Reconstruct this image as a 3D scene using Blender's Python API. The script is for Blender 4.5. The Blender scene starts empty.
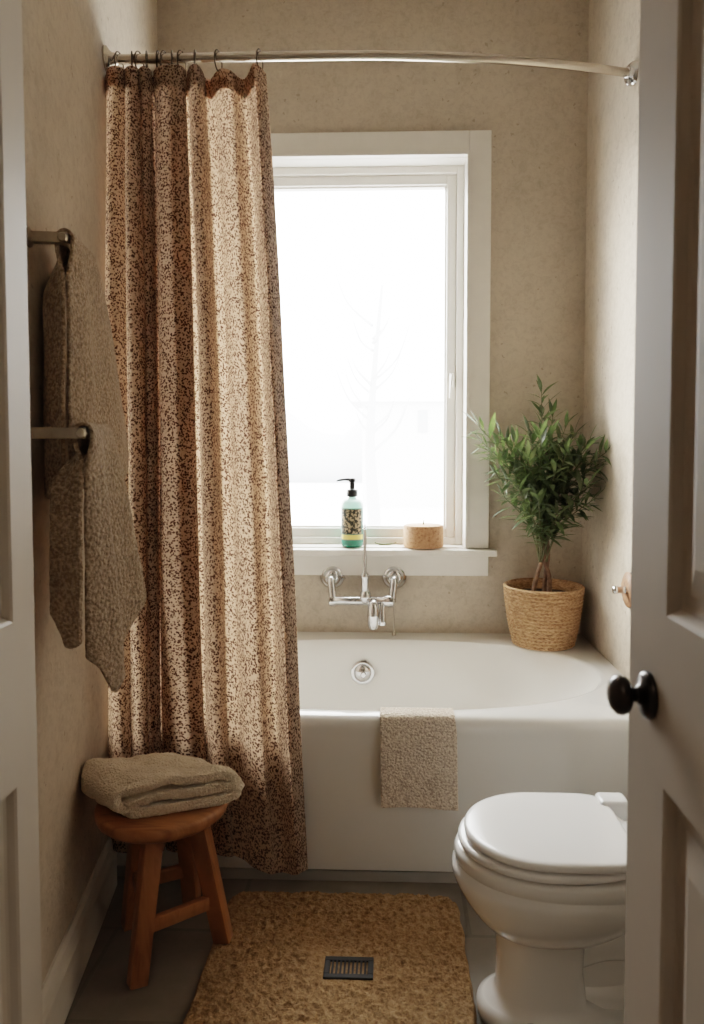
import bpy, bmesh, math, random
from mathutils import Vector, Matrix, noise
random.seed(7)
PI = math.pi
scene = bpy.context.scene
COL = scene.collection
BASE = {}          # object -> world position of its origin

# ------------------------------------------------------------------ helpers
def tag(o, label=None, cat=None, group=None, kind=None):
    if label: o['label'] = label
    if cat: o['category'] = cat
    if group: o['group'] = group
    if kind: o['kind'] = kind
    return o

def empty(name, loc, label=None, cat=None, group=None, kind=None):
    o = bpy.data.objects.new(name, None)
    o.empty_display_size = 0.05
    COL.objects.link(o)
    o.location = loc
    BASE[o.name] = Vector(loc)
    return tag(o, label, cat, group, kind)

def build(name, bm, mat, parent=None, base=None, smooth=True, autosmooth=None, recalc=True):
    """bm is in world coordinates; links it as one mesh object"""
    if recalc:
        bmesh.ops.recalc_face_normals(bm, faces=bm.faces)
    b = BASE[parent.name] if parent else Vector(base if base else (0, 0, 0))
    bmesh.ops.translate(bm, verts=bm.verts, vec=-b)
    me = bpy.data.meshes.new(name)
    bm.to_mesh(me); bm.free()
    for p in me.polygons: p.use_smooth = smooth
    if autosmooth is not None:
        me.set_sharp_from_angle(angle=math.radians(autosmooth))
    mats = mat if isinstance(mat, (list, tuple)) else [mat]
    for m in mats: me.materials.append(m)
    o = bpy.data.objects.new(name, me)
    COL.objects.link(o)
    BASE[o.name] = b
    if parent: o.parent = parent
    else: o.location = b
    return o

def BM(): return bmesh.new()

def box(bm, lo, hi, bevel=0.0, seg=2):
    g = bmesh.ops.create_cube(bm, size=1.0)
    vs = g['verts']
    lo = Vector(lo); hi = Vector(hi)
    for v in vs:
        v.co = Vector((lo[i] + (v.co[i] + .5) * (hi[i] - lo[i]) for i in range(3)))
    if bevel > 0:
        es = list({e for v in vs for e in v.link_edges})
        bmesh.ops.bevel(bm, geom=es, offset=bevel, segments=seg, profile=.5, affect='EDGES')
    return vs

def loft(bm, rings, close=True, cap0=True, cap1=True, uv=None):
    """rings: list of lists of points (same count)"""
    R = [[bm.verts.new(p) for p in r] for r in rings]
    n = len(R[0])
    for a, b in zip(R[:-1], R[1:]):
        for i in range(n if close else n - 1):
            j = (i + 1) % n
            bm.faces.new((a[i], a[j], b[j], b[i]))
    if cap0: bm.faces.new(list(reversed(R[0])))
    if cap1: bm.faces.new(R[-1])
    return R

def lathe(bm, prof, c, axis='Z', seg=40, cap0=True, cap1=True):
    """prof: list of (r, h) along axis from centre c"""
    c = Vector(c)
    if isinstance(axis, str):
        ax = {'X': Vector((1, 0, 0)), 'Y': Vector((0, 1, 0)), 'Z': Vector((0, 0, 1))}[axis]
    else: ax = Vector(axis).normalized()
    u = ax.orthogonal().normalized(); w = ax.cross(u)
    rings = [[c + ax * h + (u * math.cos(2 * PI * k / seg) + w * math.sin(2 * PI * k / seg)) * max(r, 1e-4)
              for k in range(seg)] for r, h in prof]
    loft(bm, rings, True, cap0, cap1)

def catmull(pts, n=8):
    pts = [Vector(p) for p in pts]
    out = []
    for i in range(len(pts) - 1):
        p0 = pts[max(i - 1, 0)]; p1 = pts[i]; p2 = pts[i + 1]; p3 = pts[min(i + 2, len(pts) - 1)]
        for k in range(n):
            t = k / n
            out.append(.5 * ((2 * p1) + (p2 - p0) * t + (2 * p0 - 5 * p1 + 4 * p2 - p3) * t * t + (3 * p1 - p0 - 3 * p2 + p3) * t ** 3))
    out.append(pts[-1])
    return out

def tube(bm, pts, rad, seg=16, cap=True):
    pts = [Vector(p) for p in pts]
    n = len(pts)
    rs = rad if isinstance(rad, (list, tuple)) else [rad] * n
    t0 = (pts[1] - pts[0]).normalized()
    u = t0.orthogonal().normalized()
    rings = []
    for i in range(n):
        t = (pts[min(i + 1, n - 1)] - pts[max(i - 1, 0)]).normalized()
        u = (u - t * u.dot(t)).normalized(); w = t.cross(u)
        rings.append([pts[i] + (u * math.cos(2 * PI * k / seg) + w * math.sin(2 * PI * k / seg)) * rs[i] for k in range(seg)])
    loft(bm, rings, True, cap, cap)

def grid(bm, f, nu, nv, uv=True):
    """f(u,v)->point, u,v in 0..1"""
    V = [[bm.verts.new(f(i / nu, j / nv)) for j in range(nv + 1)] for i in range(nu + 1)]
    F = []
    for i in range(nu):
        for j in range(nv):
            F.append(bm.faces.new((V[i][j], V[i + 1][j], V[i + 1][j + 1], V[i][j + 1])))
    return V, F

def N3(x, y, z): return noise.noise(Vector((x, y, z)))
def lerp(a, b, t): return a + (b - a) * t
def sm(a, b, x):
    t = min(1, max(0, (x - a) / (b - a))); return t * t * (3 - 2 * t)
def interp(tab, x):
    if x <= tab[0][0]: return tab[0][1]
    for (x0, y0), (x1, y1) in zip(tab[:-1], tab[1:]):
        if x <= x1: return lerp(y0, y1, (x - x0) / (x1 - x0))
    return tab[-1][1]

# ------------------------------------------------------------------ materials
class NT:
    def __init__(s, name):
        s.m = bpy.data.materials.new(name); s.m.use_nodes = True
        s.t = s.m.node_tree; s.n = s.t.nodes; s.l = s.t.links
        s.b = s.n['Principled BSDF']; s.out = s.n['Material Output']
    def add(s, typ, **kw):
        nd = s.n.new(typ)
        for k, v in kw.items():
            if k in nd.inputs: nd.inputs[k].default_value = v
            else: setattr(nd, k, v)
        return nd
    def coord(s, kind='Object', scale=(1, 1, 1), rot=(0, 0, 0)):
        tc = s.add('ShaderNodeTexCoord'); mp = s.add('ShaderNodeMapping')
        mp.inputs['Scale'].default_value = scale; mp.inputs['Rotation'].default_value = rot
        s.l.new(tc.outputs[kind], mp.inputs['Vector']); return mp.outputs['Vector']
    def noise(s, vec, scale, detail=4, rough=.55, dist=0):
        nd = s.add('ShaderNodeTexNoise'); nd.inputs['Scale'].default_value = scale
        nd.inputs['Detail'].default_value = detail; nd.inputs['Roughness'].default_value = rough
        nd.inputs['Distortion'].default_value = dist
        s.l.new(vec, nd.inputs['Vector']); return nd.outputs['Fac']
    def voro(s, vec, scale, feature='F1', rand=1.0):
        nd = s.add('ShaderNodeTexVoronoi', feature=feature); nd.inputs['Scale'].default_value = scale
        nd.inputs['Randomness'].default_value = rand
        s.l.new(vec, nd.inputs['Vector']); return nd
    def ramp(s, fac, stops, interp='LINEAR'):
        nd = s.add('ShaderNodeValToRGB'); cr = nd.color_ramp; cr.interpolation = interp
        while len(cr.elements) < len(stops): cr.elements.new(.5)
        for e, (p, c) in zip(cr.elements, stops):
            e.position = p; e.color = tuple(c) + (1,) if len(c) == 3 else c
        s.l.new(fac, nd.inputs['Fac']); return nd.outputs['Color']
    def mix(s, fac, a, b, blend='MIX'):
        nd = s.add('ShaderNodeMix', data_type='RGBA', blend_type=blend)
        for sock, v in ((nd.inputs[0], fac), (nd.inputs[6], a), (nd.inputs[7], b)):
            if hasattr(v, 'is_output'): s.l.new(v, sock)
            else: sock.default_value = (tuple(v) + (1,)) if isinstance(v, (tuple, list)) and len(v) == 3 else v
        return nd.outputs[2]
    def math(s, op, a, b=0.0):
        nd = s.add('ShaderNodeMath', operation=op)
        for sock, v in ((nd.inputs[0], a), (nd.inputs[1], b)):
            if hasattr(v, 'is_output'): s.l.new(v, sock)
            else: sock.default_value = v
        return nd.outputs[0]
    def bump(s, h, strength=.3, dist=.01, prev=None):
        nd = s.add('ShaderNodeBump'); nd.inputs['Strength'].default_value = strength; nd.inputs['Distance'].default_value = dist
        s.l.new(h, nd.inputs['Height'])
        if prev: s.l.new(prev, nd.inputs['Normal'])
        return nd.outputs['Normal']
    def set(s, color=None, rough=None, metal=None, normal=None, spec=None, coat=None, sheen=None):
        for key, v in (('Base Color', color), ('Roughness', rough), ('Metallic', metal), ('Normal', normal),
                       ('Specular IOR Level', spec), ('Coat Weight', coat), ('Sheen Weight', sheen)):
            if v is None: continue
            if hasattr(v, 'is_output'): s.l.new(v, s.b.inputs[key])
            else: s.b.inputs[key].default_value = (tuple(v) + (1,)) if isinstance(v, (tuple, list)) and len(v) == 3 else v
        return s.m

def flat(name, color, rough=.5, metal=0, var=.06, scale=20, bump=0, **kw):
    m = NT(name); v = m.coord()
    n = m.noise(v, scale)
    c = m.ramp(n, [(.3, tuple(x * (1 - var) for x in color)), (.7, tuple(min(1, x * (1 + var)) for x in color))])
    nr = m.bump(m.noise(v, scale * 3), bump, .004) if bump else None
    return m.set(color=c, rough=rough, metal=metal, normal=nr, **kw)

def mat_plaster(name, a, b, dark):
    m = NT(name); v = m.coord()
    n1 = m.noise(v, 1.7, 6, .62, .4); n2 = m.noise(v, 9, 8, .7, .2); n3 = m.noise(v, 60, 5, .6)
    c = m.ramp(n1, [(.32, b), (.52, a), (.70, tuple(x * 1.07 for x in a))])
    c2 = m.ramp(n2, [(.30, tuple(x * .84 for x in b)), (.5, a), (.7, tuple(min(1, x * 1.06) for x in a))])
    c = m.mix(.55, c, c2)
    n4 = m.noise(v, 38, 4, .75, .6)
    c = m.mix(.28, c, m.ramp(n4, [(.36, tuple(x * .72 for x in b)), (.52, a), (.66, tuple(min(1, x * 1.12) for x in a))]))
    dv = m.add('ShaderNodeVectorMath', operation='MULTIPLY_ADD')
    nzc = m.add('ShaderNodeTexNoise'); nzc.inputs['Scale'].default_value = 45; m.l.new(v, nzc.inputs['Vector'])
    m.l.new(nzc.outputs['Color'], dv.inputs[0]); dv.inputs[1].default_value = (.03, .03, .03); m.l.new(v, dv.inputs[2])
    vo = m.voro(dv.outputs[0], 24)
    gate = m.math('GREATER_THAN', m.noise(v, 6.5, 4), .52)
    pit = m.math('MULTIPLY', m.math('LESS_THAN', vo.outputs['Distance'], .13), gate)
    c = m.mix(m.math('MULTIPLY', pit, .42), c, dark)
    h = m.math('ADD', m.math('MULTIPLY', n2, 1.0), m.math('MULTIPLY', n3, .35))
    h = m.math('SUBTRACT', h, m.math('MULTIPLY', pit, .5))
    nr = m.bump(h, .42, .010)
    return m.set(color=c, rough=.82, normal=nr, spec=.25)

M_wall = mat_plaster('plaster_wall', (.53, .462, .382), (.445, .382, .308), (.20, .165, .125))
M_ceil = flat('ceiling_paint', (.62, .57, .49), .9)
M_trim = flat('window_trim_paint', (.80, .775, .73), .38, var=.02)
M_base = flat('baseboard_paint', (.66, .62, .56), .5, var=.03)
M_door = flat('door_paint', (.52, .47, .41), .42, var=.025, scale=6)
M_tub = flat('bathtub_acrylic', (.80, .785, .75), .16, var=.015, scale=3, coat=.4)
M_kick = flat('grey_toe_kick', (.40, .385, .36), .6)
M_porc = flat('white_porcelain', (.84, .83, .81), .10, var=.01, scale=3, coat=.6)
M_seat = flat('toilet_seat_plastic', (.88, .87, .86), .18, var=.01, scale=3)
M_chrome = flat('polished_chrome', (.68, .68, .69), .045, 1.0, var=.03)
M_nickel = flat('brushed_nickel', (.42, .375, .31), .30, 1.0, var=.08, scale=60)
M_rod = flat('rod_steel', (.56, .50, .43), .24, 1.0, var=.05, scale=40)
M_ring = flat('dark_ring_metal', (.10, .075, .055), .35, 1.0)
M_bronze = flat('oiled_bronze', (.035, .026, .022), .30, .85, var=.2, coat=.2)
M_black = flat('black_plastic', (.012, .014, .015), .35)
M_vent = flat('vent_iron', (.022, .021, .020), .6, .2, var=.2, scale=60)
M_dark = flat('vent_shadow', (.004, .004, .004), .9)
M_soil = flat('potting_soil', (.045, .028, .018), .95, var=.5, scale=90, bump=.6)
M_copper = flat('wooden_rosette', (.30, .155, .085), .55, var=.35, scale=60, bump=.4)
M_snow = flat('snow', (.92, .92, .93), .9, var=.03, scale=.4)
M_bark_haze = flat('haze_pale_bark', (.42, .42, .43), .9, var=.1, scale=4)  # bark paled in its colour to stand in for haze
M_haze = flat('pale_far_trees', (.52, .53, .55), 1.0, var=.06, scale=.3)  # distance haze put into the treeline's colour
M_house = flat('pale_siding', (.80, .79, .78), .9, var=.03, scale=.5)
M_hwin = flat('pale_house_window', (.30, .31, .32), .6, var=.03)

def mat_floor():
    m = NT('floor_tile'); v = m.coord()
    br = m.add('ShaderNodeTexBrick', offset=.5)
    br.inputs['Scale'].default_value = 1.0
    br.inputs['Mortar Size'].default_value = .006; br.inputs['Brick Width'].default_value = .62; br.inputs['Row Height'].default_value = .31
    br.inputs['Color1'].default_value = (.21, .185, .155, 1); br.inputs['Color2'].default_value = (.18, .158, .132, 1)
    br.inputs['Mortar'].default_value = (.09, .078, .065, 1)
    mp = m.add('ShaderNodeMapping'); mp.inputs['Location'].default_value = (.1, .03, 0)
    m.l.new(v, mp.inputs['Vector']); m.l.new(mp.outputs['Vector'], br.inputs['Vector'])
    n = m.noise(v, 8, 6, .6)
    c = m.mix(.5, br.outputs['Color'], m.ramp(n, [(.3, (.07, .06, .05)), (.7, (.16, .135, .11))]), 'MULTIPLY')
    c = m.mix(.6, br.outputs['Color'], m.ramp(n, [(.3, (.14, .122, .10)), (.7, (.235, .205, .172))]))
    h = m.math('SUBTRACT', m.math('MULTIPLY', n, .2), br.outputs['Fac'])
    return m.set(color=c, rough=.5, normal=m.bump(h, .4, .003))
M_floor = mat_floor()

def mat_curtain():
    m = NT('leopard_speckle_cloth')
    uv = m.add('ShaderNodeTexCoord').outputs['UV']       # uv in metres of cloth
    nz = m.add('ShaderNodeTexNoise'); nz.inputs['Scale'].default_value = 55; nz.inputs['Detail'].default_value = 2
    m.l.new(uv, nz.inputs['Vector'])
    sub = m.add('ShaderNodeVectorMath', operation='MULTIPLY_ADD')
    m.l.new(nz.outputs['Color'], sub.inputs[0]); sub.inputs[1].default_value = (.007, .007, 0); m.l.new(uv, sub.inputs[2])
    vo = m.voro(sub.outputs[0], 150)
    spot = m.ramp(vo.outputs['Distance'], [(.40, (1, 1, 1)), (.50, (0, 0, 0))])
    keep = m.ramp(m.noise(uv, 120, 1), [(.32, (0, 0, 0)), (.38, (1, 1, 1))])
    vo2 = m.voro(sub.outputs[0], 100)
    ringv = m.ramp(vo2.outputs['Distance'], [(.40, (0, 0, 0)), (.48, (1, 1, 1)), (.58, (1, 1, 1)), (.66, (0, 0, 0))])
    keep2 = m.ramp(m.noise(uv, 95, 1), [(.54, (0, 0, 0)), (.60, (1, 1, 1))])
    s1 = m.mix(1.0, spot, keep, 'MULTIPLY')
    s2 = m.mix(1.0, ringv, keep2, 'MULTIPLY')
    fac = m.mix(1.0, s1, s2, 'LIGHTEN')
    big = m.noise(uv, 5, 2)
    base = m.ramp(big, [(.3, (.44, .358, .285)), (.7, (.51, .42, .335))])
    spc = m.ramp(m.noise(uv, 30, 1), [(.35, (.065, .038, .029)), (.65, (.15, .090, .068))])
    c = m.mix(fac, base, spc)
    m.set(color=c, rough=.85, spec=.1)
    weave = m.noise(uv, 900, 1)
    nr = m.bump(weave, .15, .001); m.l.new(nr, m.b.inputs['Normal'])
    tr = m.add('ShaderNodeBsdfTranslucent')
    tc = m.mix(fac, m.mix(1.0, base, (1.80, 1.50, 1.26), 'MULTIPLY'), (.10, .045, .028))
    m.l.new(tc, tr.inputs['Color'])
    mx = m.add('ShaderNodeMixShader'); mx.inputs[0].default_value = .39
    m.l.new(m.b.outputs[0], mx.inputs[1]); m.l.new(tr.outputs[0], mx.inputs[2])
    m.l.new(mx.outputs[0], m.out.inputs['Surface'])
    return m.m
M_curtain = mat_curtain()

def mat_terry(name, hi, lo, scale, rel=.006, con=(.38, .60)):
    m = NT(name); v = m.coord()
    n = m.noise(v, scale, 3, .6); n2 = m.noise(v, 12, 4)
    vo = m.voro(v, scale * .8)
    c = m.ramp(n, [(con[0], lo), (con[1], hi)])
    c = m.mix(.35, c, m.ramp(n2, [(.3, tuple(x * .8 for x in hi)), (.7, hi)]))
    h = m.math('SUBTRACT', n, m.math('MULTIPLY', vo.outputs['Distance'], .8))
    return m.set(color=c, rough=.95, normal=m.bump(h, .8, rel), spec=.05, sheen=.25)
M_towel = mat_terry('taupe_terry', (.51, .405, .305), (.215, .160, .112), 150, .008, (.42, .56))
M_cream = mat_terry('cream_terry', (.90, .79, .64), (.70, .59, .45), 240, .007)
M_wash = mat_terry('speckled_washcloth', (.84, .73, .61), (.42, .31, .23), 170, .006, (.40, .54))

def mat_wood():
    m = NT('orange_pine'); v = m.coord('Object', (1, 1, 1))
    w = m.add('ShaderNodeTexNoise'); w.inputs['Scale'].default_value = 7; w.inputs['Detail'].default_value = 6; w.inputs['Distortion'].default_value = 1.4
    mp = m.add('ShaderNodeMapping'); mp.inputs['Scale'].default_value = (1.2, 6, .7)
    m.l.new(v, mp.inputs['Vector']); m.l.new(mp.outputs['Vector'], w.inputs['Vector'])
    c = m.ramp(w.outputs['Fac'], [(.25, (.17, .068, .028)), (.45, (.31, .138, .056)), (.62, (.37, .170, .072)), (.8, (.24, .098, .040))])
    return m.set(color=c, rough=.38, normal=m.bump(w.outputs['Fac'], .12, .003))
M_wood = mat_wood()

def mat_mat():
    m = NT('coarse_jute_pile'); v = m.coord()
    n = m.noise(v, 55, 5, .7); n2 = m.noise(v, 4, 3); n3 = m.noise(v, 190, 2)
    c = m.ramp(n, [(.33, (.060, .032, .014)), (.45, (.27, .17, .088)), (.57, (.43, .30, .18)), (.72, (.58, .43, .28))])
    c = m.mix(.35, c, m.ramp(n3, [(.35, (.16, .085, .035)), (.62, (.50, .335, .18))]))
    c = m.mix(.30, c, m.ramp(n2, [(.3, (.27, .165, .08)), (.7, (.46, .31, .175))]))
    h = m.math('ADD', n, m.math('MULTIPLY', n3, .4))
    return m.set(color=c, rough=.95, normal=m.bump(h, .8, .012), spec=.05)
M_mat = mat_mat()

def mat_wicker():
    m = NT('woven_seagrass'); v = m.coord('Object', (1, 1, 2.6))
    n = m.noise(v, 70, 4, .6); n2 = m.noise(v, 18, 3)
    c = m.ramp(n, [(.32, (.17, .085, .042)), (.5, (.42, .255, .145)), (.66, (.60, .41, .265))])
    c = m.mix(.3, c, m.ramp(n2, [(.35, (.26, .15, .075)), (.65, (.55, .38, .22))]))
    return m.set(color=c, rough=.75, normal=m.bump(n, .5, .004), spec=.2)
M_wicker = mat_wicker()

def mat_cork():
    m = NT('natural_cork'); v = m.coord()
    n = m.noise(v, 90, 5, .7); vo = m.voro(v, 120)
    c = m.ramp(n, [(.3, (.16, .07, .032)), (.45, (.40, .215, .115)), (.7, (.52, .30, .175))])
    return m.set(color=c, rough=.8, normal=m.bump(n, .4, .004))
M_cork = mat_cork()

def mat_leaf():
    m = NT('olive_green_leaf')
    oi = m.add('ShaderNodeTexCoord'); v = m.coord()
    n = m.noise(v, 14, 2); n2 = m.noise(v, 60, 2)
    c = m.ramp(n, [(.32, (.045, .062, .034)), (.5, (.085, .106, .060)), (.68, (.19, .215, .125))])
    c = m.mix(.25, c, m.ramp(n2, [(.3, (.035, .05, .028)), (.7, (.17, .20, .12))]))
    m.set(color=c, rough=.42, spec=.45)
    tr = m.add('ShaderNodeBsdfTranslucent'); m.l.new(m.mix(1.0, c, (1.7, 2.0, 1.1), 'MULTIPLY'), tr.inputs['Color'])
    mx = m.add('ShaderNodeMixShader'); mx.inputs[0].default_value = .28
    m.l.new(m.b.outputs[0], mx.inputs[1]); m.l.new(tr.outputs[0], mx.inputs[2]); m.l.new(mx.outputs[0], m.out.inputs['Surface'])
    return m.m
M_leaf = mat_leaf()
M_bark = flat('brown_bark', (.20, .125, .085), .85, var=.45, scale=50, bump=.6)
M_twig = flat('green_twig', (.13, .135, .07), .7, var=.2)

def mat_glass():
    m = NT('window_glass')
    m.n.remove(m.b)
    t = m.add('ShaderNodeBsdfTransparent'); t.inputs['Color'].default_value = (.97, .98, .98, 1)
    g = m.add('ShaderNodeBsdfGlossy'); g.inputs['Roughness'].default_value = .03
    mx = m.add('ShaderNodeMixShader'); mx.inputs[0].default_value = .05
    m.l.new(t.outputs[0], mx.inputs[1]); m.l.new(g.outputs[0], mx.inputs[2])
    m.l.new(mx.outputs[0], m.out.inputs['Surface'])
    return m.m
M_glass = mat_glass()

def mat_bottle():
    m = NT('clear_green_bottle'); v = m.coord()
    sep = m.add('ShaderNodeSeparateXYZ'); m.l.new(v, sep.inputs[0])
    c = m.ramp(m.math('MULTIPLY', sep.outputs['Z'], 4.0), [(0, (.02, .16, .105)), (.58, (.06, .30, .22)), (.66, (.66, .86, .80)), (1, (.84, .94, .90))])
    m.set(color=c, rough=.12, spec=.5, coat=.5)
    tr = m.add('ShaderNodeBsdfTranslucent'); m.l.new(c, tr.inputs['Color'])
    mx = m.add('ShaderNodeMixShader'); mx.inputs[0].default_value = .45
    m.l.new(m.b.outputs[0], mx.inputs[1]); m.l.new(tr.outputs[0], mx.inputs[2]); m.l.new(mx.outputs[0], m.out.inputs['Surface'])
    return m.m
M_bottle = mat_bottle()

def mat_label():
    m = NT('speckled_label'); v = m.coord()
    n = m.noise(v, 95, 2, .6)
    c = m.ramp(n, [(.44, (.018, .020, .014)), (.50, (.07, .065, .04)), (.56, (.42, .33, .22))])
    return m.set(color=c, rough=.5)
M_label = mat_label()
M_labelbg = flat('label_green', (.10, .20, .15), .5)
M_yellow = flat('label_yellow', (.78, .66, .22), .5)

# ------------------------------------------------------------------ dimensions
YB = 3.03                       # window wall
XR = 0.804                      # right wall
def XL(y): return -0.965 + 0.150 * (YB - y)    # left wall runs at a slight angle
HC = 3.15                       # ceiling
YF = -0.02                      # doorway wall
YH = -1.7                       # hall end
RIM = 0.492

# ------------------------------------------------------------------ room shell
def struct(name, bm, mat, label, cat, **kw):
    o = build(name, bm, mat, **kw); return tag(o, label, cat, None, 'structure')

wx0, wx1, wz0, wz1 = -0.59, 0.322, 0.836, 2.478     # window opening
bm = BM()
T = .20
box(bm, (-1.25, YB, 0), (wx0, YB + T, HC)); box(bm, (wx1, YB, 0), (1.05, YB + T, HC))
box(bm, (wx0, YB, 0), (wx1, YB + T, wz0)); box(bm, (wx0, YB, wz1), (wx1, YB + T, HC))
struct('wall_back', bm, M_wall, 'beige limestone-plaster wall around the window behind the bathtub', 'wall', smooth=False)
bm = BM(); box(bm, (XR, YH, 0), (XR + .15, YB, HC))
struct('wall_right', bm, M_wall, 'beige plaster side wall right of the bathtub and plant', 'wall', smooth=False)
bm = BM()
loft(bm, [[(XL(YH), YH, z), (XL(YB + T), YB + T, z), (XL(YB + T) - .15, YB + T, z), (XL(YH) - .15, YH, z)] for z in (0, HC)])
struct('wall_left', bm, M_wall, 'shaded beige plaster side wall behind the hanging towels', 'wall', smooth=False)
bm = BM()
box(bm, (-.62, YF - .10, 2.16), (.37, YF, HC)); box(bm, (XL(YF) - .02, YF - .10, 0), (-.62, YF, HC)); box(bm, (.37, YF - .10, 0), (XR, YF, HC))
struct('wall_front', bm, M_wall, 'plaster wall with the doorway the photograph looks through', 'wall', smooth=False)
bm = BM(); box(bm, (-.9, YH - .1, 0), (XR + .1, YH, HC))
struct('wall_light_block', bm, M_wall, 'unseen plaster wall added behind the doorway to keep sky light out', 'wall', smooth=False)  # unseen wall, added to stop sky light flooding in from behind
bm = BM(); box(bm, (-1.3, YH - .1, HC), (1.1, YB + T, HC + .1))
struct('ceiling', bm, M_ceil, 'plain off-white ceiling over the bathroom', 'ceiling', smooth=False)
bm = BM(); box(bm, (-1.3, YH - .1, -.1), (1.1, YB + T, 0))
struct('floor', bm, M_floor, 'dark grey-brown tiled bathroom floor', 'floor', smooth=False)

bm = BM()                        # baseboard left, follows the angled wall
prof = [(0, 0), (.020, 0), (.020, .105), (.015, .118), (.013, .140), (.006, .150), (0, .150)]
loft(bm, [[(XL(y) + d + .0005, y, z) for d, z in prof] for y in (YF + .0, 2.02)])
struct('baseboard_left', bm, M_base, 'pale painted baseboard along the left wall beside the stool', 'baseboard', smooth=False)
bm = BM()
loft(bm, [[(XR - d - .0005, y, z) for d, z in prof] for y in (YF + .0, 2.02)])
struct('baseboard_right', bm, M_base, 'pale painted baseboard along the right wall behind the toilet', 'baseboard', smooth=False)

# ------------------------------------------------------------------ window
win = empty('window_1', ((wx0 + wx1) / 2, YB, wz0), 'bright white-framed fixed window above the bathtub', 'window', None, 'structure')
cas = .090
bm = BM()
def frame_rect(bm, x0, x1, z0, z1, w, y0, y1, bev=.002, bottom=True):
    box(bm, (x0, y0, z0), (x0 + w, y1, z1), bev); box(bm, (x1 - w, y0, z0), (x1, y1, z1), bev)
    box(bm, (x0 + w, y0, z1 - w), (x1 - w, y1, z1), bev)
    if bottom: box(bm, (x0 + w, y0, z0), (x1 - w, y1, z0 + w), bev)
frame_rect(bm, wx0 - cas, wx1 + cas, .8555, wz1 + cas, cas, YB - .024, YB - .0005, .003, False)
# thin inner stop bead
frame_rect(bm, wx0 - .004, wx1 + .004, .8555, wz1 + .004, .012, YB - .030, YB + .004, .001, False)
build('window_casing', bm, M_trim, win, smooth=False)
bm = BM()
jx0, jx1, jz1 = wx0 + .0085, wx1 - .0085, wz1 - .0085
box(bm, (wx0, YB + .004, .856), (jx0, YB + .19, wz1)); box(bm, (jx1, YB + .004, .856), (wx1, YB + .19, wz1))
box(bm, (jx0, YB + .004, jz1), (jx1, YB + .19, wz1))
build('jamb', bm, M_trim, win, smooth=False)
bm = BM()
box(bm, (wx0 - cas - .03, YB - .062, .826), (wx1 + cas + .030, YB - .0005, .852), .004)
box(bm, (wx0 + .0005, YB - .0005, .8365), (wx1 - .0005, YB + .19, .856), 0)
build('window_sill', bm, M_trim, win, smooth=False)
bm = BM()
box(bm, (wx0 - cas, YB - .020, .738), (wx1 + cas, YB - .0005, .826), .003)
build('sill_apron', bm, M_trim, win, smooth=False)
bm = BM()
fy = YB + .085
frame_rect(bm, jx0, jx1, .856, jz1, .030, fy, YB + .19, .003)
build('window_frame', bm, M_trim, win, smooth=False)
bm = BM()
sx0, sx1, sz0, sz1 = jx0 + .030, jx1 - .030, .884, jz1 - .030
frame_rect(bm, sx0, sx1, sz0, sz1, .042, fy + .018, YB + .16, .004)
frame_rect(bm, sx0 + .04, sx1 - .04, sz0 + .04, sz1 - .04, .010, fy + .030, YB + .15, .003)
build('sash', bm, M_trim, win, smooth=False)
bm = BM()
box(bm, (sx0 + .045, YB + .138, sz0 + .045), (sx1 - .045, YB + .142, sz1 - .045))
build('glass_pane', bm, M_glass, win, smooth=False)
bm = BM()
lx = sx1 - .018
box(bm, (lx - .010, fy + .004, 1.535), (lx + .010, fy + .018, 1.600), .004)
box(bm, (lx - .006, fy - .016, 1.575), (lx + .006, fy + .006, 1.592), .003)
tube(bm, [(lx, fy - .012, 1.588), (lx - .004, fy - .018, 1.55), (lx - .010, fy - .016, 1.49)], [.006, .006, .0045], 10)
lt = build('window_latch', bm, M_trim, win, autosmooth=40)

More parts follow.
